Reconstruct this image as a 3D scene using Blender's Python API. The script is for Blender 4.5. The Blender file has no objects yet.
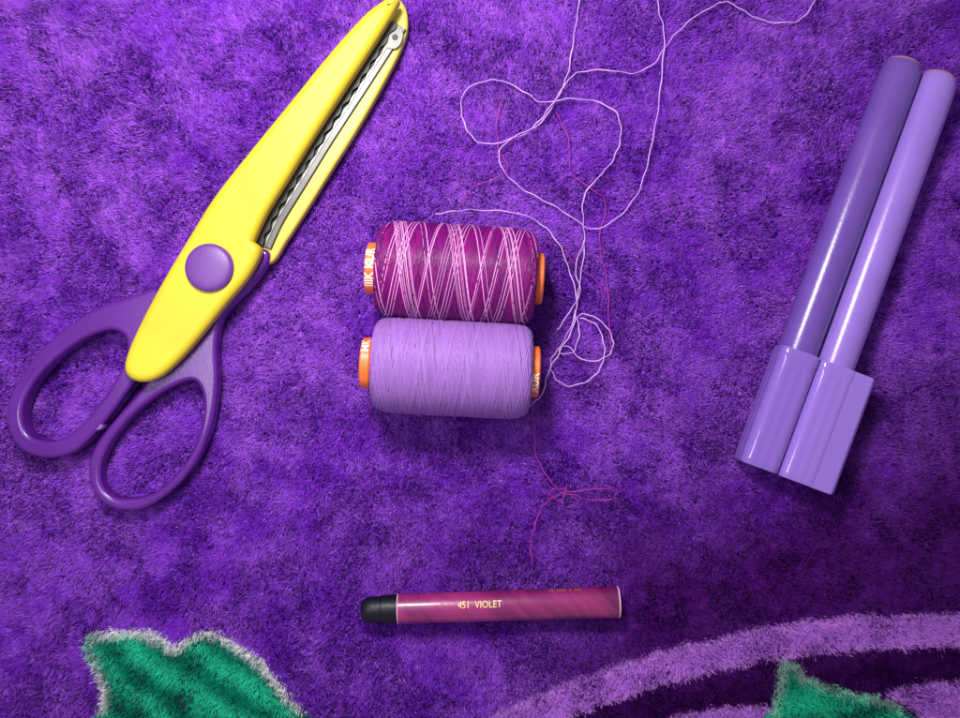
import bpy, bmesh, math, random
import numpy as np
from mathutils import Vector, Matrix
random.seed(4); rng=np.random.default_rng(7)
H=9.0
scn=bpy.context.scene
col=scn.collection
def W(px,py,z=0.0):
    k=(1-z/H)/100.0
    return Vector(((px-480)*k,(359-py)*k,z))
def sm(pts,n=8,closed=False):
    P=[np.array(p,float) for p in pts]; N=len(P); out=[]
    rngi=range(N if closed else N-1)
    for i in rngi:
        if closed: a,b,c,d=P[(i-1)%N],P[i],P[(i+1)%N],P[(i+2)%N]
        else: a,b,c,d=P[max(i-1,0)],P[i],P[i+1],P[min(i+2,N-1)]
        for k in range(n):
            t=k/n
            out.append(0.5*((2*b)+(-a+c)*t+(2*a-5*b+4*c-d)*t*t+(-a+3*b-3*c+d)*t**3))
    if not closed: out.append(P[-1])
    return out
# ---------- materials
def mat(name,colr,rough=0.5,metal=0.0,spec=0.5,noise=None,bump=0.0,bscale=40,coat=0,sheen=0,sss=0,stretch=None):
    m=bpy.data.materials.new(name); m.use_nodes=True
    nt=m.node_tree; b=nt.nodes['Principled BSDF']
    b.inputs['Base Color'].default_value=(*colr,1); b.inputs['Roughness'].default_value=rough
    b.inputs['Metallic'].default_value=metal; b.inputs['Specular IOR Level'].default_value=spec
    b.inputs['Coat Weight'].default_value=coat; b.inputs['Sheen Weight'].default_value=sheen
    b.inputs['Coat Roughness'].default_value=0.12
    if sss:
        b.inputs['Subsurface Weight'].default_value=sss; b.inputs['Subsurface Scale'].default_value=0.1
    tc=nt.nodes.new('ShaderNodeTexCoord')
    if noise:
        n=nt.nodes.new('ShaderNodeTexNoise'); n.inputs['Scale'].default_value=noise[0]; n.inputs['Detail'].default_value=5
        mp=nt.nodes.new('ShaderNodeMapping'); mp.inputs['Scale'].default_value=stretch or (1,1,1)
        src=tc.outputs['Object']
        if stretch:
            m0=nt.nodes.new('ShaderNodeMapping'); m0.inputs['Rotation'].default_value=(0,0,-.75)
            nt.links.new(src,m0.inputs['Vector']); src=m0.outputs[0]
        nt.links.new(src,mp.inputs['Vector']); nt.links.new(mp.outputs[0],n.inputs['Vector'])
        mx=nt.nodes.new('ShaderNodeMix'); mx.data_type='RGBA'
        mx.inputs[6].default_value=(*colr,1); mx.inputs[7].default_value=(*noise[1],1)
        r=nt.nodes.new('ShaderNodeMapRange'); r.inputs[1].default_value=.35; r.inputs[2].default_value=.7
        nt.links.new(n.outputs['Fac'],r.inputs[0]); nt.links.new(r.outputs[0],mx.inputs[0])
        nt.links.new(mx.outputs[2],b.inputs['Base Color'])
    if bump:
        n2=nt.nodes.new('ShaderNodeTexNoise'); n2.inputs['Scale'].default_value=bscale; n2.inputs['Detail'].default_value=4
        nt.links.new(tc.outputs['Object'],n2.inputs['Vector'])
        bp=nt.nodes.new('ShaderNodeBump'); bp.inputs['Strength'].default_value=bump; bp.inputs['Distance'].default_value=0.02
        nt.links.new(n2.outputs['Fac'],bp.inputs['Height']); nt.links.new(bp.outputs[0],b.inputs['Normal'])
        mr=nt.nodes.new('ShaderNodeMapRange'); mr.inputs[3].default_value=max(rough-.08,0.02); mr.inputs[4].default_value=rough+.12
        nt.links.new(n2.outputs['Fac'],mr.inputs[0]); nt.links.new(mr.outputs[0],b.inputs['Roughness'])
    return m
def attrmat(name,rough,spec,sheen=0):
    m=bpy.data.materials.new(name); m.use_nodes=True; nt=m.node_tree; b=nt.nodes['Principled BSDF']
    a=nt.nodes.new('ShaderNodeAttribute'); a.attribute_name='col'
    nt.links.new(a.outputs['Color'],b.inputs['Base Color'])
    b.inputs['Roughness'].default_value=rough; b.inputs['Specular IOR Level'].default_value=spec
    b.inputs['Sheen Weight'].default_value=sheen
    return m
def diffmat(name):
    m=bpy.data.materials.new(name); m.use_nodes=True; nt=m.node_tree
    nt.nodes.remove(nt.nodes['Principled BSDF'])
    a=nt.nodes.new('ShaderNodeAttribute'); a.attribute_name='col'
    g=nt.nodes.new('ShaderNodeNewGeometry')
    mx=nt.nodes.new('ShaderNodeMix'); mx.data_type='VECTOR'; mx.inputs[0].default_value=.74
    mx.inputs[5].default_value=(0,0,1); nt.links.new(g.outputs['Normal'],mx.inputs[4])
    vm=nt.nodes.new('ShaderNodeVectorMath'); vm.operation='NORMALIZE'; nt.links.new(mx.outputs[1],vm.inputs[0])
    d=nt.nodes.new('ShaderNodeBsdfDiffuse'); nt.links.new(a.outputs['Color'],d.inputs[0]); nt.links.new(vm.outputs[0],d.inputs['Normal'])
    nt.links.new(d.outputs[0],nt.nodes['Material Output'].inputs['Surface'])
    return m
# ---------- object helpers
def link(o,parent=None):
    col.objects.link(o)
    if parent is not None:
        o.parent=parent; o.matrix_parent_inverse=Matrix.Translation(-parent.location)
    return o
def thing(name,loc,label,cat,group=None):
    e=bpy.data.objects.new(name,None); e.location=loc; e.empty_display_size=.2
    col.objects.link(e); e['label']=label; e['category']=cat
    if group: e['group']=group
    return e
def mesh_obj(name,V,F,m,parent=None,smooth=True,angle=None,colr=None):
    me=bpy.data.meshes.new(name); me.from_pydata([tuple(v) for v in V],[],F); me.update()
    if smooth: me.polygons.foreach_set('use_smooth',[True]*len(me.polygons))
    if angle: me.set_sharp_from_angle(angle=math.radians(angle))
    me.materials.append(m); o=bpy.data.objects.new(name,me); return link(o,parent)
def curve_to_obj(cu,name,m,parent,T=None,angle=35):
    t=bpy.data.objects.new('tmp',cu); col.objects.link(t)
    dg=bpy.context.evaluated_depsgraph_get(); dg.update()
    me=bpy.data.meshes.new_from_object(t.evaluated_get(dg)); bpy.data.objects.remove(t)
    me.name=name
    if T: 
        for v in me.vertices: v.co=T(v.co)
    me.update()
    me.materials.clear(); me.materials.append(m)
    for p in me.polygons: p.use_smooth=True; p.material_index=0
    me.set_sharp_from_angle(angle=math.radians(angle))
    o=bpy.data.objects.new(name,me); return link(o,parent)
def slab(name,loops,z0,z1,bev,m,parent,res=5,T=None):
    zm=(z0+z1)/2
    cu=bpy.data.curves.new(name,'CURVE'); cu.dimensions='2D'; cu.fill_mode='BOTH'
    cu.bevel_depth=bev; cu.bevel_resolution=res; cu.extrude=max((z1-z0)/2-bev,0.0005); cu.offset=-bev
    for lp in loops:
        s=cu.splines.new('POLY'); s.points.add(len(lp)-1); s.use_cyclic_u=True
        for i,p in enumerate(lp):
            w=W(p[0],p[1],zm); s.points[i].co=(w.x,w.y,0,1)
    def TT(co):
        c=Vector((co.x,co.y,co.z+zm)); return T(c) if T else c
    return curve_to_obj(cu,name,m,parent,TT)
def text_mesh(name,txt,size,fn,m,parent,bold=0.0,xs=1.0):
    cu=bpy.data.curves.new(name,'FONT'); cu.body=txt; cu.size=size; cu.align_x='CENTER'; cu.align_y='CENTER'
    cu.offset=bold; cu.resolution_u=3
    return curve_to_obj(cu,name,m,parent,lambda c:fn(c.x*xs,c.y))
def frame(a,b):
    x=(b-a).normalized(); z=Vector((0,0,1)); y=z.cross(x).normalized(); z=x.cross(y).normalized()
    return x,y,z
def lathe(name,a,b,prof,m,parent,seg=48,angle=35,cap=True):
    x,y,z=frame(a,b); V=[];F=[]
    for t,r in prof:
        for i in range(seg):
            th=2*math.pi*i/seg; c,s=math.cos(th),math.sin(th)
            V.append(a+x*t+y*(c*r)+z*(s*r))
    n=len(prof)
    for j in range(n-1):
        for i in range(seg):
            k=(i+1)%seg
            F.append((j*seg+i,j*seg+k,(j+1)*seg+k,(j+1)*seg+i))
    if cap:
        F.append(tuple(range(seg-1,-1,-1))); F.append(tuple((n-1)*seg+i for i in range(seg)))
    return mesh_obj(name,V,F,m,parent,angle=angle)
def ring_arrays(P,S,U,r,sides,base):
    th=np.arange(sides)*2*np.pi/sides; n=len(P)
    r=np.broadcast_to(r,(n,))
    V=P[:,None,:]+r[:,None,None]*(np.cos(th)[None,:,None]*S[:,None,:]+np.sin(th)[None,:,None]*U[:,None,:])
    idx=base+np.arange(n*sides).reshape(n,sides); nx=np.roll(idx,-1,axis=1)
    F=np.stack([idx[:-1],nx[:-1],nx[1:],idx[1:]],-1).reshape(-1,4)
    return V.reshape(-1,3),F
def tube_arrays(P,r,sides,base):
    P=np.asarray(P,float); T=np.gradient(P,axis=0); T/=np.linalg.norm(T,axis=1)[:,None]+1e-9
    up=np.array([0,0,1.0]); S=np.cross(T,up); S/=np.linalg.norm(S,axis=1)[:,None]+1e-9; U=np.cross(S,T)
    return ring_arrays(P,S,U,r,sides,base)
def fast_mesh(name,V,F,m,parent=None,colr=None,smooth=True):
    me=bpy.data.meshes.new(name); V=np.asarray(V,np.float32); F=np.asarray(F,np.int32); k=F.shape[1]
    me.vertices.add(len(V)); me.vertices.foreach_set('co',V.ravel())
    me.loops.add(F.size); me.loops.foreach_set('vertex_index',F.ravel())
    me.polygons.add(len(F)); me.polygons.foreach_set('loop_start',np.arange(0,F.size,k,dtype=np.int32))
    me.update(calc_edges=True)
    me.polygons.foreach_set('use_smooth',np.full(len(F),smooth,dtype=bool))
    if colr is not None:
        at=me.color_attributes.new('col','FLOAT_COLOR','POINT'); at.data.foreach_set('color',np.asarray(colr,np.float32).ravel())
    me.materials.append(m); o=bpy.data.objects.new(name,me); return link(o,parent)
def lin(r,g,b):
    f=lambda c:((c/255+.055)/1.055)**2.4 if c>10 else c/255/12.92
    return (f(r),f(g),f(b))
# ---------- numpy noise
def vnoise(x,y,scale,seed):
    g=np.random.default_rng(seed).random((256,256)); u=x*scale+100; v=y*scale+100
    i=np.floor(u).astype(int); j=np.floor(v).astype(int); fu=u-i; fv=v-j
    fu=fu*fu*(3-2*fu); fv=fv*fv*(3-2*fv); a=lambda p,q:g[p%256,q%256]
    return (a(i,j)*(1-fu)+a(i+1,j)*fu)*(1-fv)+(a(i,j+1)*(1-fu)+a(i+1,j+1)*fu)*fv
def fbm(x,y,scale,seed,o=4):
    s=0;t=0
    for k in range(o):
        s=s+vnoise(x*.8+y*.6,y*.8-x*.6,scale*2**k,seed+k)*.6**k; t+=.6**k
    return s/t
def inpoly(px,py,poly):
    ins=np.zeros(len(px),bool); n=len(poly)
    for i in range(n):
        x1,y1=poly[i]; x2,y2=poly[(i+1)%n]
        c=((y1>py)!=(y2>py)); 
        if y1!=y2: ins^=c&(px<(x2-x1)*(py-y1)/(y2-y1)+x1)
    return ins
def distline(px,py,poly,closed=True):
    d=np.full(len(px),1e9); n=len(poly)
    for i in range(n if closed else n-1):
        x1,y1=poly[i]; x2,y2=poly[(i+1)%n]; dx,dy=x2-x1,y2-y1; L=dx*dx+dy*dy+1e-9
        t=np.clip(((px-x1)*dx+(py-y1)*dy)/L,0,1)
        d=np.minimum(d,np.hypot(px-x1-t*dx,py-y1-t*dy))
    return d
# ================= BLANKET
N=1600000
X=rng.uniform(-6.0,6.0,N); Y=rng.uniform(-4.7,4.7,N)
wx=X*100+480+ (fbm(X,Y,9,900,2)-.5)*6+rng.normal(0,1.8,N); wy=359-Y*100+(fbm(X,Y,9,950,2)-.5)*6+rng.normal(0,1.8,N)
c_main=np.array(lin(160,82,226)); c_dark=np.array(lin(124,46,202)); c_light=np.array(lin(194,138,246))
f=.6*fbm(X,Y,4.2,11,4)+.4*fbm(X,Y,1.0,21,2); f=np.clip((f-.32)/.36,0,1)
f2=fbm(X,Y,18,31,2); f2=np.clip((f2-.25)/.5,0,1)
C=c_dark[None]*(1-f[:,None])+c_main[None]*f[:,None]  # light and dark of the pile lay painted in as mild colour mottling
C=C*(.85+.28*f2[:,None])
fl=rng.random(N)<(.03+.09*f); C[fl]=C[fl]*.5+c_light*.5
shade=np.clip(((wx-560)*.34+(wy-470)*1.0-(fbm(X,Y,1.5,77,3)-.5)*170)/170,0,1)*np.clip((wx-480)/160,0,1)  # lower-right light falloff painted into the pile colour, together with printed plum
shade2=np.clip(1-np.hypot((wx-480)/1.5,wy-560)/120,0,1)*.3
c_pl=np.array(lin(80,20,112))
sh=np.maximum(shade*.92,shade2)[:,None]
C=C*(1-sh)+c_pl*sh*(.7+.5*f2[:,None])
leaf=sm([(86,638),(98,630),(130,628),(158,631),(178,643),(190,634),(210,629),(238,640),(264,660),(284,684),(302,705),(330,730),(345,800),(90,800),(80,740),(100,708),(102,690),(92,665)],4,True)
leaf2=sm([(778,660),(794,662),(814,680),(850,690),(885,698),(905,712),(930,760),(900,830),(760,830),(752,745),(772,700)],4,True)
bandA=[(470,735),(500,708),(560,682),(640,654),(720,634),(800,619),(870,613),(960,613),(1200,600),(1200,636),(960,645),(870,648),(800,654),(720,668),(640,690),(580,712),(540,735),(500,800),(420,800)]
bandB=[(640,730),(680,712),(730,704),(762,702),(775,716),(790,760),(600,790)]
bandC=[(880,692),(930,680),(1200,672),(1200,740),(1000,722),(925,722),(905,706)]
c_gr=np.array(lin(44,204,160)); c_gd=np.array(lin(8,112,94)); c_wh=np.array(lin(248,244,255)); c_li=np.array(lin(196,118,252)); c_ld=np.array(lin(60,14,88))
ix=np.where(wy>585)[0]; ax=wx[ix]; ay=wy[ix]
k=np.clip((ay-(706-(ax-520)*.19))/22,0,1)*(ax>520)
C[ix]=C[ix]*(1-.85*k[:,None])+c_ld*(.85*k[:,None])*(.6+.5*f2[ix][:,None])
soft=np.zeros(N,bool)
def paint(mask,colr):
    j=ix[mask]; cc=colr if colr.ndim==2 else np.broadcast_to(colr,(len(j),3)); C[j]=cc*(.9+.16*f2[j][:,None]); soft[j]=True
for bp in (bandA,bandB,bandC):
    m_=inpoly(ax,ay,bp); d_=distline(ax,ay,bp)[m_]; w=np.clip(1-d_/9,0,1)[:,None]*.3
    paint(m_,c_li*(1-w)+np.array(lin(226,160,250))*w)
for lf,dirv in ((leaf,(.62,-.78)),(leaf2,(.3,.95))):
    m_=inpoly(ax,ay,lf); d_=distline(ax,ay,lf)[m_]
    ph=(ax[m_]*dirv[0]+ay[m_]*dirv[1])/6.2+fbm(X[ix][m_],Y[ix][m_],1.2,70,2)*7
    s=np.clip((.5+.5*np.sin(ph))[:,None]*1.25-.1,0,1)*.85
    cc=c_gr*(1-s)+c_gd*s
    edge=np.clip(1-(d_-3)/8,0,1)[:,None]*(.95 if lf is leaf else .3)*((ay[m_]<712)*np.clip((ax[m_]-86)/16,.3,1))[:,None]
    paint(m_,cc*(1-edge)+c_wh*edge)
th=fbm(X,Y,1.6,200,3)*4*math.pi+rng.normal(0,1.2,N)
lean=np.clip(rng.normal(.58,.22,N)+(fbm(X,Y,3.0,300,3)-.5)*.7,.05,1.2)
L=rng.uniform(.034,.060,N)
hb=(fbm(X,Y,.6,400,3)-.5)*.08+(fbm(X,Y,6,430,2)-.5)*.025
cx=(vnoise(X,Y,20,500)-.5)*.03; cy=(vnoise(X,Y,20,510)-.5)*.03
tx=X+np.cos(th)*np.sin(lean)*L+cx; ty=Y+np.sin(th)*np.sin(lean)*L+cy; tz=hb+np.cos(lean)*L+.032
w=rng.uniform(.0045,.0095,N); pa=th+math.pi/2+rng.normal(0,.6,N)
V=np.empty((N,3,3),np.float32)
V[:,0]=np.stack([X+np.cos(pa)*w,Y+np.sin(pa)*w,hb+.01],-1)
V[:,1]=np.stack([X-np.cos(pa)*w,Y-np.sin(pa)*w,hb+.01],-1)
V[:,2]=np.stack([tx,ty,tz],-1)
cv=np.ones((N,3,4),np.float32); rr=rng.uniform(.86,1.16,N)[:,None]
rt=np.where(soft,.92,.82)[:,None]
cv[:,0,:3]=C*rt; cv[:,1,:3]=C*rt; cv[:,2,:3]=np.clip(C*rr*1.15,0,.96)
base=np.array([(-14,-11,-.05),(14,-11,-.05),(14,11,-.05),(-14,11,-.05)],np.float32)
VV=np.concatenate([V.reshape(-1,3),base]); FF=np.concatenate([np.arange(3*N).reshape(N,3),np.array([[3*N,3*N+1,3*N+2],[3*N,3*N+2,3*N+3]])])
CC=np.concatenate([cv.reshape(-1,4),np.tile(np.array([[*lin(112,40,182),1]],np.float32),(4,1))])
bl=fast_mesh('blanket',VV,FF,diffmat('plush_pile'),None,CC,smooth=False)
bl['kind']='structure'; bl['label']='purple plush blanket with green leaf and lilac stem pattern'; bl['category']='blanket'
# ================= SCISSORS
yel=mat('yellow_plastic',lin(208,188,40),.42,noise=(1.5,lin(196,174,36)),bump=.06,bscale=60,spec=.35)
yel2=mat('yellow_plastic_lower',lin(198,182,64),.38,bump=.06,bscale=60,spec=.4)
pur=mat('purple_plastic',lin(88,26,132),.22,noise=(2,lin(78,20,120)),bump=.05,bscale=50)
pur2=mat('rivet_plastic',lin(98,50,136),.42,bump=.08,bscale=60)
steel=mat('blade_steel',(.11,.11,.105),.42,metal=.9,noise=(2.5,(.07,.07,.07)))
steel3=mat('blade_steel_edge',(.26,.26,.25),.4,metal=.9,noise=(2.5,(.14,.14,.13)))
steel2=mat('blade_steel_dark',(.02,.02,.018),.45,metal=.5)
sc=thing('scissors',W(215,270,.05),'yellow and purple zigzag craft scissors lying closed on plush blanket','scissors')
top_r=[(400,3),(384,31),(351,82),(319,131),(290,178),(268,214),(255,242)]
coverT=sm([(386,1),(398,-1)],2)+sm(top_r,6)+sm([(255,242),(262,252),(250,277),(226,306),(203,335),(183,358),(163,376),(145,382),(131,377),(127,365),(133,345),(147,315),(167,278),(191,238),(216,198),(252,152),(292,103),(330,56),(364,18),(386,1)],6)
def dedupe(l):
    o=[]
    for p in l:
        if not o or math.hypot(p[0]-o[-1][0],p[1]-o[-1][1])>.8: o.append(p)
    if math.hypot(o[0][0]-o[-1][0],o[0][1]-o[-1][1])<.8: o.pop()
    return o
slab('cover',[dedupe(coverT)],.29,.49,.07,yel,sc,res=5)
lowc=sm([(372,18),(396,2),(406,10),(408,30),(400,54),(383,87),(359,129),(332,172),(307,212),(288,241),(271,264),(240,262),(262,215),(320,120)],6,True)
slab('cover',[dedupe(lowc)],.09,.22,.03,yel2,sc)
def wavy(l,d0,amp=0,per=10,ph=0):
    o=[];L_=0
    for i,p in enumerate(l):
        if i: L_+=math.hypot(p[0]-l[i-1][0],p[1]-l[i-1][1])
        a=np.array(l[max(i-1,0)],float); b=np.array(l[min(i+1,len(l)-1)],float); t=(b-a)/np.linalg.norm(b-a)
        d=d0+amp*math.sin(L_*2*math.pi/per+ph); o.append((p[0]+t[1]*d,p[1]-t[0]*d))
    return o
tr=sm([(391,20)]+top_r[1:],20)
slab('blade',[dedupe(wavy(tr,3)+wavy(tr,18)[::-1])],.225,.240,.003,steel2,sc,res=1)  # near-black slab stands in for the shadow in the gap between blades
slab('blade',[dedupe(wavy(tr,11.5)+wavy(tr,17)[::-1])],.241,.252,.003,steel,sc,res=1)
slab('blade_edge',[dedupe(wavy(tr,9.9,.7,15)+wavy(tr,11.3)[::-1])],.241,.258,.001,steel3,sc,res=1)
slab('blade',[dedupe(wavy(tr,-8)+wavy(tr,7.4,1.3,17)[::-1])],.268,.285,.003,steel2,sc,res=1)
slab('blade_edge',[dedupe(wavy(tr,.8)+wavy(tr,3.6)[::-1])],.286,.292,.001,steel,sc,res=1)
slab('blade_tip',[dedupe(sm([(388,22),(397,24),(403,31),(401,43),(394,49),(384,44)],5,True))],.2535,.262,.003,steel,sc,res=1)
slab('tip_rivet',[[(395+3*math.cos(a*.3925),37+3*math.sin(a*.3925)) for a in range(16)]],.2625,.272,.003,steel2,sc,res=1)
outL=sm([(160,290),(148,292),(128,299),(106,306),(78,322),(50,345),(27,373),(13,403),(14,430),(28,450),(54,457),(80,450),(103,428),(122,404),(138,382),(165,350),(185,310)],6,True)
inL=sm([(120,331),(106,332),(85,341),(58,361),(36,387),(27,412),(34,434),(56,440),(78,431),(98,410),(115,386),(128,361),(130,340)],6,True)
slab('handle',[dedupe(outL),dedupe(inL)],.12,.34,.04,pur,sc,res=4)
outR=sm([(262,250),(271,260),(252,288),(226,316),(219,345),(220,382),(214,424),(198,462),(173,491),(144,508),(114,506),(97,490),(92,464),(101,441),(122,414),(146,386),(165,352),(190,310),(225,270)],6,True)
inR=sm([(186,382),(200,383),(206,404),(200,438),(182,470),(156,492),(125,498),(108,488),(104,467),(114,442),(134,417),(159,396)],6,True)
slab('handle',[dedupe(outR),dedupe(inR)],.10,.285,.04,pur,sc,res=4)
slab('stop_nub',[[(100+7*math.cos(a*.3925),425+5*math.sin(a*.3925)) for a in range(16)]],.12,.33,.02,mat('nub_plastic',lin(130,90,170),.35),sc)
pc=W(210,268,.49)
def dome(name,c,R,h,m,parent):
    V=[];F=[];seg=48;pr=[(R,-.03),(R,.03),(R*.975,.045)]+[(R*.95*math.cos(a),.047+h*math.sin(a)) for a in [i*math.pi/2/8 for i in range(8)]]
    for r,z in pr:
        for i in range(seg): V.append((c.x+r*math.cos(2*math.pi*i/seg),c.y+r*math.sin(2*math.pi*i/seg),c.z+z))
    for j in range(len(pr)-1):
        for i in range(seg): F.append((j*seg+i,j*seg+(i+1)%seg,(j+1)*seg+(i+1)%seg,(j+1)*seg+i))
    F.append(tuple((len(pr)-1)*seg+i for i in range(seg)))
    return mesh_obj(name,V,F,m,parent)
dome('rivet',pc,.228,.035,pur2,sc)
# ================= SPOOLS
orange=mat('spool_orange',lin(240,118,44),.4,noise=(6,lin(230,102,36)))
white=mat('white_print',(.85,.8,.75),.5)
def spool(pa,pb,R,zc,variant,label,pxpad):
    a=W(*pa,zc); b=W(*pb,zc); x,y,z=frame(a,b); Lt=(b-a).length
    e=thing('thread_spool',(a+b)/2-Vector((0,0,zc-.05)),label,'thread spool','spools of thread')
    rc=.242
    prof=[(0,.13),(0,rc-.02),(.015,rc),(.085,rc),(.10,rc-.015),(Lt-.10,rc-.015),(Lt-.085,rc),(Lt-.015,rc),(Lt,rc-.02),(Lt,.13),(0,.13)]
    lathe('core',a,b,prof,orange,e,cap=False,angle=40)
    t0=pxpad; t1=Lt-pxpad*.7; Lb=t1-t0; mid=(t0+t1)/2
    Vs=[];Fs=[];Cs=[];base=0
    A=np.array(a);x_=np.array(x);y_=np.array(y);z_=np.array(z)
    turns=3.0 if variant else 3.8; passes=340; seg=int(turns*44)
    deep=np.array(lin(112,4,100)); deep2=np.array(lin(78,4,92)); pink=np.array(lin(236,164,226)); mag=np.array(lin(140,8,120))
    lil=np.array(lin(142,96,176))
    for p in range(passes):
        d=1 if p%2 else -1
        u=np.linspace(0,1,seg); ang=d*u*turns*2*math.pi+ (p*2.39996 if variant else rng.uniform(0,2*math.pi))
        s=(u*2-1); 
        prof_r=(1-np.abs(s)**9)**(1/4.0)
        ispink=variant and p>290 and p%3==0
        if ispink: ang=ang+rng.uniform(0,6.28)
        rad=rc-.01+(R-rc)*prof_r - .012+ .016*(p/passes)+.002*np.sin(u*9+p)
        xx=mid+s*Lb/2*(.985+.015*rng.random())
        Rd=np.cos(ang)[:,None]*y_+np.sin(ang)[:,None]*z_
        P=A+np.outer(xx,x_)+rad[:,None]*Rd
        if ispink: P=P+Rd*(.0065)
        V_,F_=ring_arrays(P,np.tile(x_,(seg,1)),Rd,np.full(seg,.0046 if ispink else .0088),5,base)
        base+=len(V_); Vs.append(V_);Fs.append(F_)
        if variant:
            q=np.sin(u*turns*2*math.pi/2.9*rng.uniform(.8,1.2)+rng.uniform(0,6.28))
            cc=deep*(1-.25*rng.random())+ (mag-deep)*np.clip(q,0,1)[:,None]*.6 + (deep2-deep)*np.clip(-q,0,1)[:,None]*.7
            if ispink:
                kk=np.clip(.75+q*.35,.25,.95)[:,None]*np.clip(1.15-.4*xx/Lt,0,1)[:,None]
                cc=cc*(1-kk)+pink*kk
        else:
            cc=np.tile(lil*(.82+.3*rng.random()),(seg,1))
        c4=np.ones((seg,5,4)); c4[:,:,:3]=cc[:,None,:]; Cs.append(c4.reshape(-1,4))
    wm=attrmat('thread_'+('variegated' if variant else 'lilac'),.38 if variant else .5,.3 if variant else .4,0)
    n=24; pr=[]
    for i in range(n+1):
        s=-1+2*i/n; pr.append((mid+s*Lb/2*.97,rc-.02+(R-rc-.012)*(1-abs(s)**9)**.25))
    inner=mat('thread_packing',lin(104,8,96) if variant else lin(96,64,135),.7)
    fast_mesh('winding',np.concatenate(Vs),np.concatenate(Fs),wm,e,np.concatenate(Cs))
    lathe('packing',a,b,pr,inner,e)
    def fn(tb,rot):
        def g(u,v):
            an=math.pi/2-u/rc-rot
            return Vector(a)+x*(tb-v)+(y*math.cos(an)+z*math.sin(an))*(rc+.003)
        return g
    if variant: text_mesh('lettering','IIIK KUR',.112,fn(.052,-.05),white,e,bold=.002,xs=.95)
    else:
        text_mesh('lettering','XUR',.1,fn(Lt-.045,-.45),white,e,bold=.002)
        text_mesh('lettering','MK',.1,fn(.05,.75),white,e,bold=.001)
    return e
spool((367,268),(543,279),.458,.52,True,'variegated magenta and pink thread wound on orange spool',.10)
spool((362,363),(539,372),.458,.52,False,'plain lilac thread wound on orange spool lying on blanket',.11)
# ================= LOOSE THREADS
pale=mat('pale_thread',lin(210,166,228),.5,noise=(4,lin(172,122,208)))
magt=mat('magenta_thread',lin(170,20,150),.5,noise=(4,lin(130,16,125)))
lilt=mat('lilac_thread',lin(196,156,220),.5)
def loose(pts,r,m,label,z0=.11):
    P3=[tuple(W(p[0],p[1],p[2] if len(p)>2 else z0)) for p in pts]
    S=np.array(sm(P3,10)); k=np.arange(len(S))
    S[:,2]+=.008*np.sin(k*.37+len(pts)); S[:,0]+=.005*np.sin(k*.9)+.008*np.sin(k*.23); S[:,1]+=.005*np.cos(k*.7+1)
    rr_=r*(1+.15*np.sin(k*.31)+.12*np.sin(k*.83))
    V_,F_=tube_arrays(S,rr_,6,0)
    o=fast_mesh('loose_thread',V_,F_,m); o['label']=label; o['category']='thread'; o['group']='loose threads on the blanket'
    return o
lb='thin pale pink thread curling loosely over the plush blanket'
loose([(579,-20),(578,5),(575,35),(568,70),(556,100),(540,124),(515,137),(488,144),(470,134),(461,114),(464,94),(480,82),(502,81),(524,91),(541,102),(566,99),(596,101),(616,114),(621,138),(613,160),(597,178),(585,196),(583,222),(584,250),(580,285),(574,316),(564,340),(560,352),(572,352),(580,332),(578,316),(592,316),(608,328),(613,344),(604,358),(584,360),(566,346),(556,352),(551,366),(556,380),(572,386),(592,378),(602,362),(605,345),(596,325),(580,318)],.0054,pale,lb)
loose([(652,-20),(658,8),(665,35),(661,78),(655,125),(648,165),(634,198),(612,222),(592,229),(572,218),(552,204),(524,190),(504,172),(500,152),(512,138),(534,126),(550,108),(566,82),(580,72),(605,70),(632,73),(655,63),(670,40),(690,20),(716,5),(728,2),(745,12),(768,21),(793,22),(810,10),(822,-15)],.0054,pale,'thin pale pink thread in wide loops on the blanket',.125)
loose([(436,214,.75),(455,211,.6),(480,210,.35),(515,213,.2),(541,224),(560,245),(569,272),(577,300),(574,325),(560,350),(549,372),(543,392),(530,405,.25),(515,411,.4),(497,417,.45)],.0058,lilt,'pale lilac thread trailing from thread spool',.12)
loose([(557,330),(570,310),(581,292),(575,268),(584,240)],.005,lilt,'short pale lilac thread crossing other loose threads',.135)
ml='fine magenta thread wisp lying on the plush blanket'
loose([(503,95),(496,120),(500,150),(507,168),(492,180),(474,186),(460,205)],.0042,magt,ml,.105)
loose([(556,112),(568,140),(572,172),(590,188),(606,205),(600,240),(606,280),(609,320),(612,350)],.0042,magt,ml,.105)
loose([(540,250,.3),(552,240),(565,250),(578,268),(596,280),(606,300)],.0042,magt,ml,.105)
loose([(531,402,.3),(534,425),(537,455),(548,478),(562,492),(585,490),(612,488)],.0048,magt,ml)
loose([(612,499),(590,500),(570,494),(556,496),(543,506),(535,528),(530,548),(533,566)],.0048,magt,ml)
loose([(566,486),(561,500),(549,494),(560,488),(573,497)],.0045,magt,ml)
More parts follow.
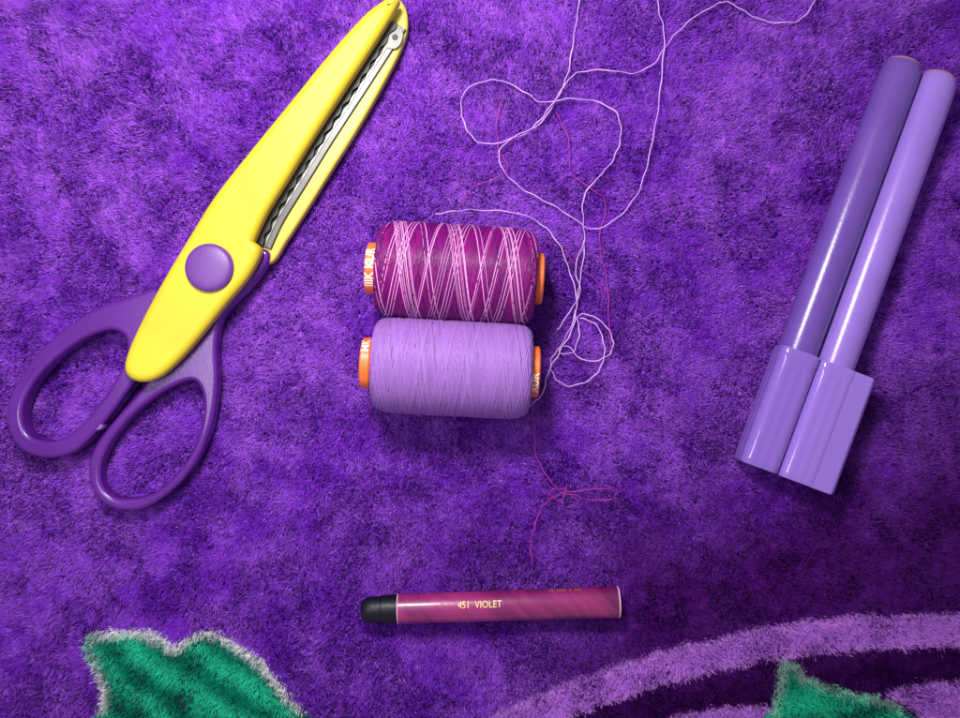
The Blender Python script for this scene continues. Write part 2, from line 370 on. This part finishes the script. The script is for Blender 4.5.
# ================= PENS
penA=mat('pen_violet_dark',lin(102,70,158),.24,noise=(3,lin(96,64,150)),bump=.04,bscale=50)
penB=mat('pen_violet_light',lin(142,108,200),.24,noise=(3,lin(134,102,192)),bump=.04,bscale=50)
capA=mat('cap_violet_dark',lin(130,96,190),.10,bump=.02,bscale=30,coat=.6,sss=.3)
capB=mat('cap_violet_light',lin(142,108,202),.10,bump=.02,bscale=30,coat=.6,sss=.3)
tan=mat('pen_end_rim',lin(170,110,90),.5)
def pen(p0,p1,p2,rb,rcap,mb,mc,label):
    zc=.06+rcap
    a=W(*p0,zc); b=W(*p1,zc); c=W(*p2,zc)
    e=thing('felt_pen',(a+c)/2-Vector((0,0,zc-.03)),label,'felt pen','capped felt pens')
    x,y,z=frame(a,b); L1=(b-a).length
    lathe('barrel',a,b,[(.02,rb*.86),(.045,rb*.93),(.10,rb*.97),(.2,rb),(L1*.5,rb*1.01),(L1+.05,rb)],mb,e,angle=50)
    lathe('end_plug',a,b,[(-.005,rb*.72),(.01,rb*.84),(.03,rb*.87),(.04,rb*.87)],tan,e)
    lathe('end_face',a,b,[(-.02,rb*.55),(-.012,rb*.72),(.0,rb*.74)],mb,e)
    L2=(c-b).length; x2,y2,z2=frame(b,c)
    seg=96; V=[];F=[]
    prof=[(0,rb*1.01),(0,rcap*.98),(.012,rcap),(.10,rcap),(.115,rcap*.985),(L2*.5,rcap*.985),(L2*.93,rcap*.975),(L2-.02,rcap*.965),(L2,rcap*.92)]
    for t,r in prof:
        for i in range(seg):
            th_=2*math.pi*i/seg; cc,ss=math.cos(th_),math.sin(th_)
            k_=(abs(cc)**4.4+abs(ss)**4.4)**(-1/4.4)*(1+(.012*math.cos(th_*12) if .11<t<L2-.01 else 0)); V.append(b+x2*t+y2*(cc*k_*r)+z2*(ss*k_*r))
    n=len(prof)
    for j in range(n-1):
        for i in range(seg):
            q=(i+1)%seg; F.append((j*seg+i,j*seg+q,(j+1)*seg+q,(j+1)*seg+i))
    F.append(tuple(range(seg-1,-1,-1))); F.append(tuple((n-1)*seg+i for i in range(seg)))
    cp=mesh_obj('cap',V,F,mc,e,angle=30)
    return e,b,c,x2,y2,z2,L2,cp
pen((904,63),(797,352),(755,466),.190,.196,penA,capA,'dark violet capped felt pen lying on plush blanket')
e,b,c,x2,y2,z2,L2,cp=pen((939,77),(834,366),(792,480),.188,.194,penB,capB,'light violet capped felt pen with flat clip')
def clipplate():
    side=1 if y2.dot(Vector((1,0,0)))>0 else -1
    me=bmesh.new()
    w0=.12;w1=.375;zt=.178
    prof=[(w0,zt),(w1-.04,zt-.006),(w1,zt-.05),(w1,zt-.10),(w1-.03,zt-.14),(w0,zt-.14)]
    ts=[.0,.02,L2*.25,L2*.6,L2-.03,L2+.005]
    ring=[]
    for q,t in enumerate(ts):
        k=1.0 if 0<q<len(ts)-1 else .965
        ring.append([me.verts.new(b+x2*t+y2*side*(u if u==w0 else u*k)+z2*v) for u,v in prof])
    for i in range(len(ts)-1):
        for j in range(len(prof)):
            q=(j+1)%len(prof); me.faces.new((ring[i][j],ring[i][q],ring[i+1][q],ring[i+1][j]))
    me.faces.new(ring[0]); me.faces.new(ring[-1][::-1]); bmesh.ops.recalc_face_normals(me,faces=me.faces)
    m=bpy.data.meshes.new('clip'); me.to_mesh(m); m.materials.append(capB)
    o=bpy.data.objects.new('clip',m); link(o,cp)
    o.matrix_parent_inverse=Matrix.Identity(4)
    mb=o.modifiers.new('b','BEVEL'); mb.width=.015; mb.segments=3
    return o
clipplate()
# ================= PENCIL STUB
pz=.20; a=W(361,610,pz); b=W(619,602,pz)
pe=thing('pencil',(a+b)/2-Vector((0,0,.15)),'short magenta violet pencil with black cap and gold lettering','pencil')
x,y,z=frame(a,b); Lp=(b-a).length
bodym=mat('magenta_lacquer',lin(84,10,72),.33,noise=(1.6,lin(158,44,112)),bump=.08,bscale=25,coat=.2,stretch=(3.2,.5,1))
blk=mat('black_cap',(.004,.004,.012),.42,spec=.3,bump=.05)
gold=mat('gold_print',lin(236,200,130),.4)
dgold=mat('worn_gold_print',lin(160,100,70),.5)
rimm=mat('pale_rim',lin(205,150,180),.5)
lathe('cap',a,b,[(0,.04),(.006,.075),(.03,.105),(.07,.122),(.12,.126),(.20,.126),(.21,.134),(.34,.136),(.36,.134)],blk,pe)
lathe('barrel',a,b,[(.365,.128),(.37,.142),(Lp-.02,.150),(Lp-.012,.147)],bodym,pe)
lathe('collar',a,b,[(.359,.141),(.360,.1445),(.370,.1445),(.371,.141)],rimm,pe)
lathe('end_rim',a,b,[(Lp-.018,.1475),(Lp-.016,.1515),(Lp-.004,.151),(Lp,.145),(Lp+.001,.06)],rimm,pe)
def onp(t0,rot,rr=.1485):
    def g(u,v):
        an=math.pi/2-(v/rr)-rot
        r_=.143+.0075*((t0+u)/Lp)+.004
        return a+x*(t0+u)+(y*math.cos(an)+z*math.sin(an))*r_
    return g
tpos=(480-361)/(619-361)*Lp
text_mesh('lettering','451  VIOLET',.094,onp(tpos,.36),gold,pe,bold=0,xs=.85)
text_mesh('lettering','II IIII I III',.06,onp((565-361)/258*Lp,1.25),dgold,pe,bold=0,xs=1.6)
# ================= LIGHT
w=bpy.data.worlds.new('World'); scn.world=w; w.use_nodes=True
w.node_tree.nodes['Background'].inputs[0].default_value=(.95,.9,1,1); w.node_tree.nodes['Background'].inputs[1].default_value=.42
def area(loc,target,size,power,c=(1,1,1),sy=None):
    l=bpy.data.lights.new('lamp','AREA'); l.energy=power; l.size=size; l.color=c
    if sy: l.shape='RECTANGLE'; l.size_y=sy
    o=bpy.data.objects.new('lamp',l); o.location=loc
    o.rotation_euler=(Vector(target)-Vector(loc)).to_track_quat('-Z','Y').to_euler(); col.objects.link(o)
area((-1.5,4.2,7.2),(-1.4,1.0,0),1.5,960,(1,.97,.94),1.5)
area((-4,0,9),(-2,0,0),3,290,(1,.94,.98))
cam=bpy.data.cameras.new('camera'); co=bpy.data.objects.new('camera',cam); col.objects.link(co)
co.location=(0,0,H); cam.sensor_width=36; cam.lens=36*H/9.6; cam.clip_start=.1; cam.clip_end=200
scn.camera=co
scn.view_settings.view_transform='Standard'; scn.view_settings.look='None'; scn.view_settings.exposure=0
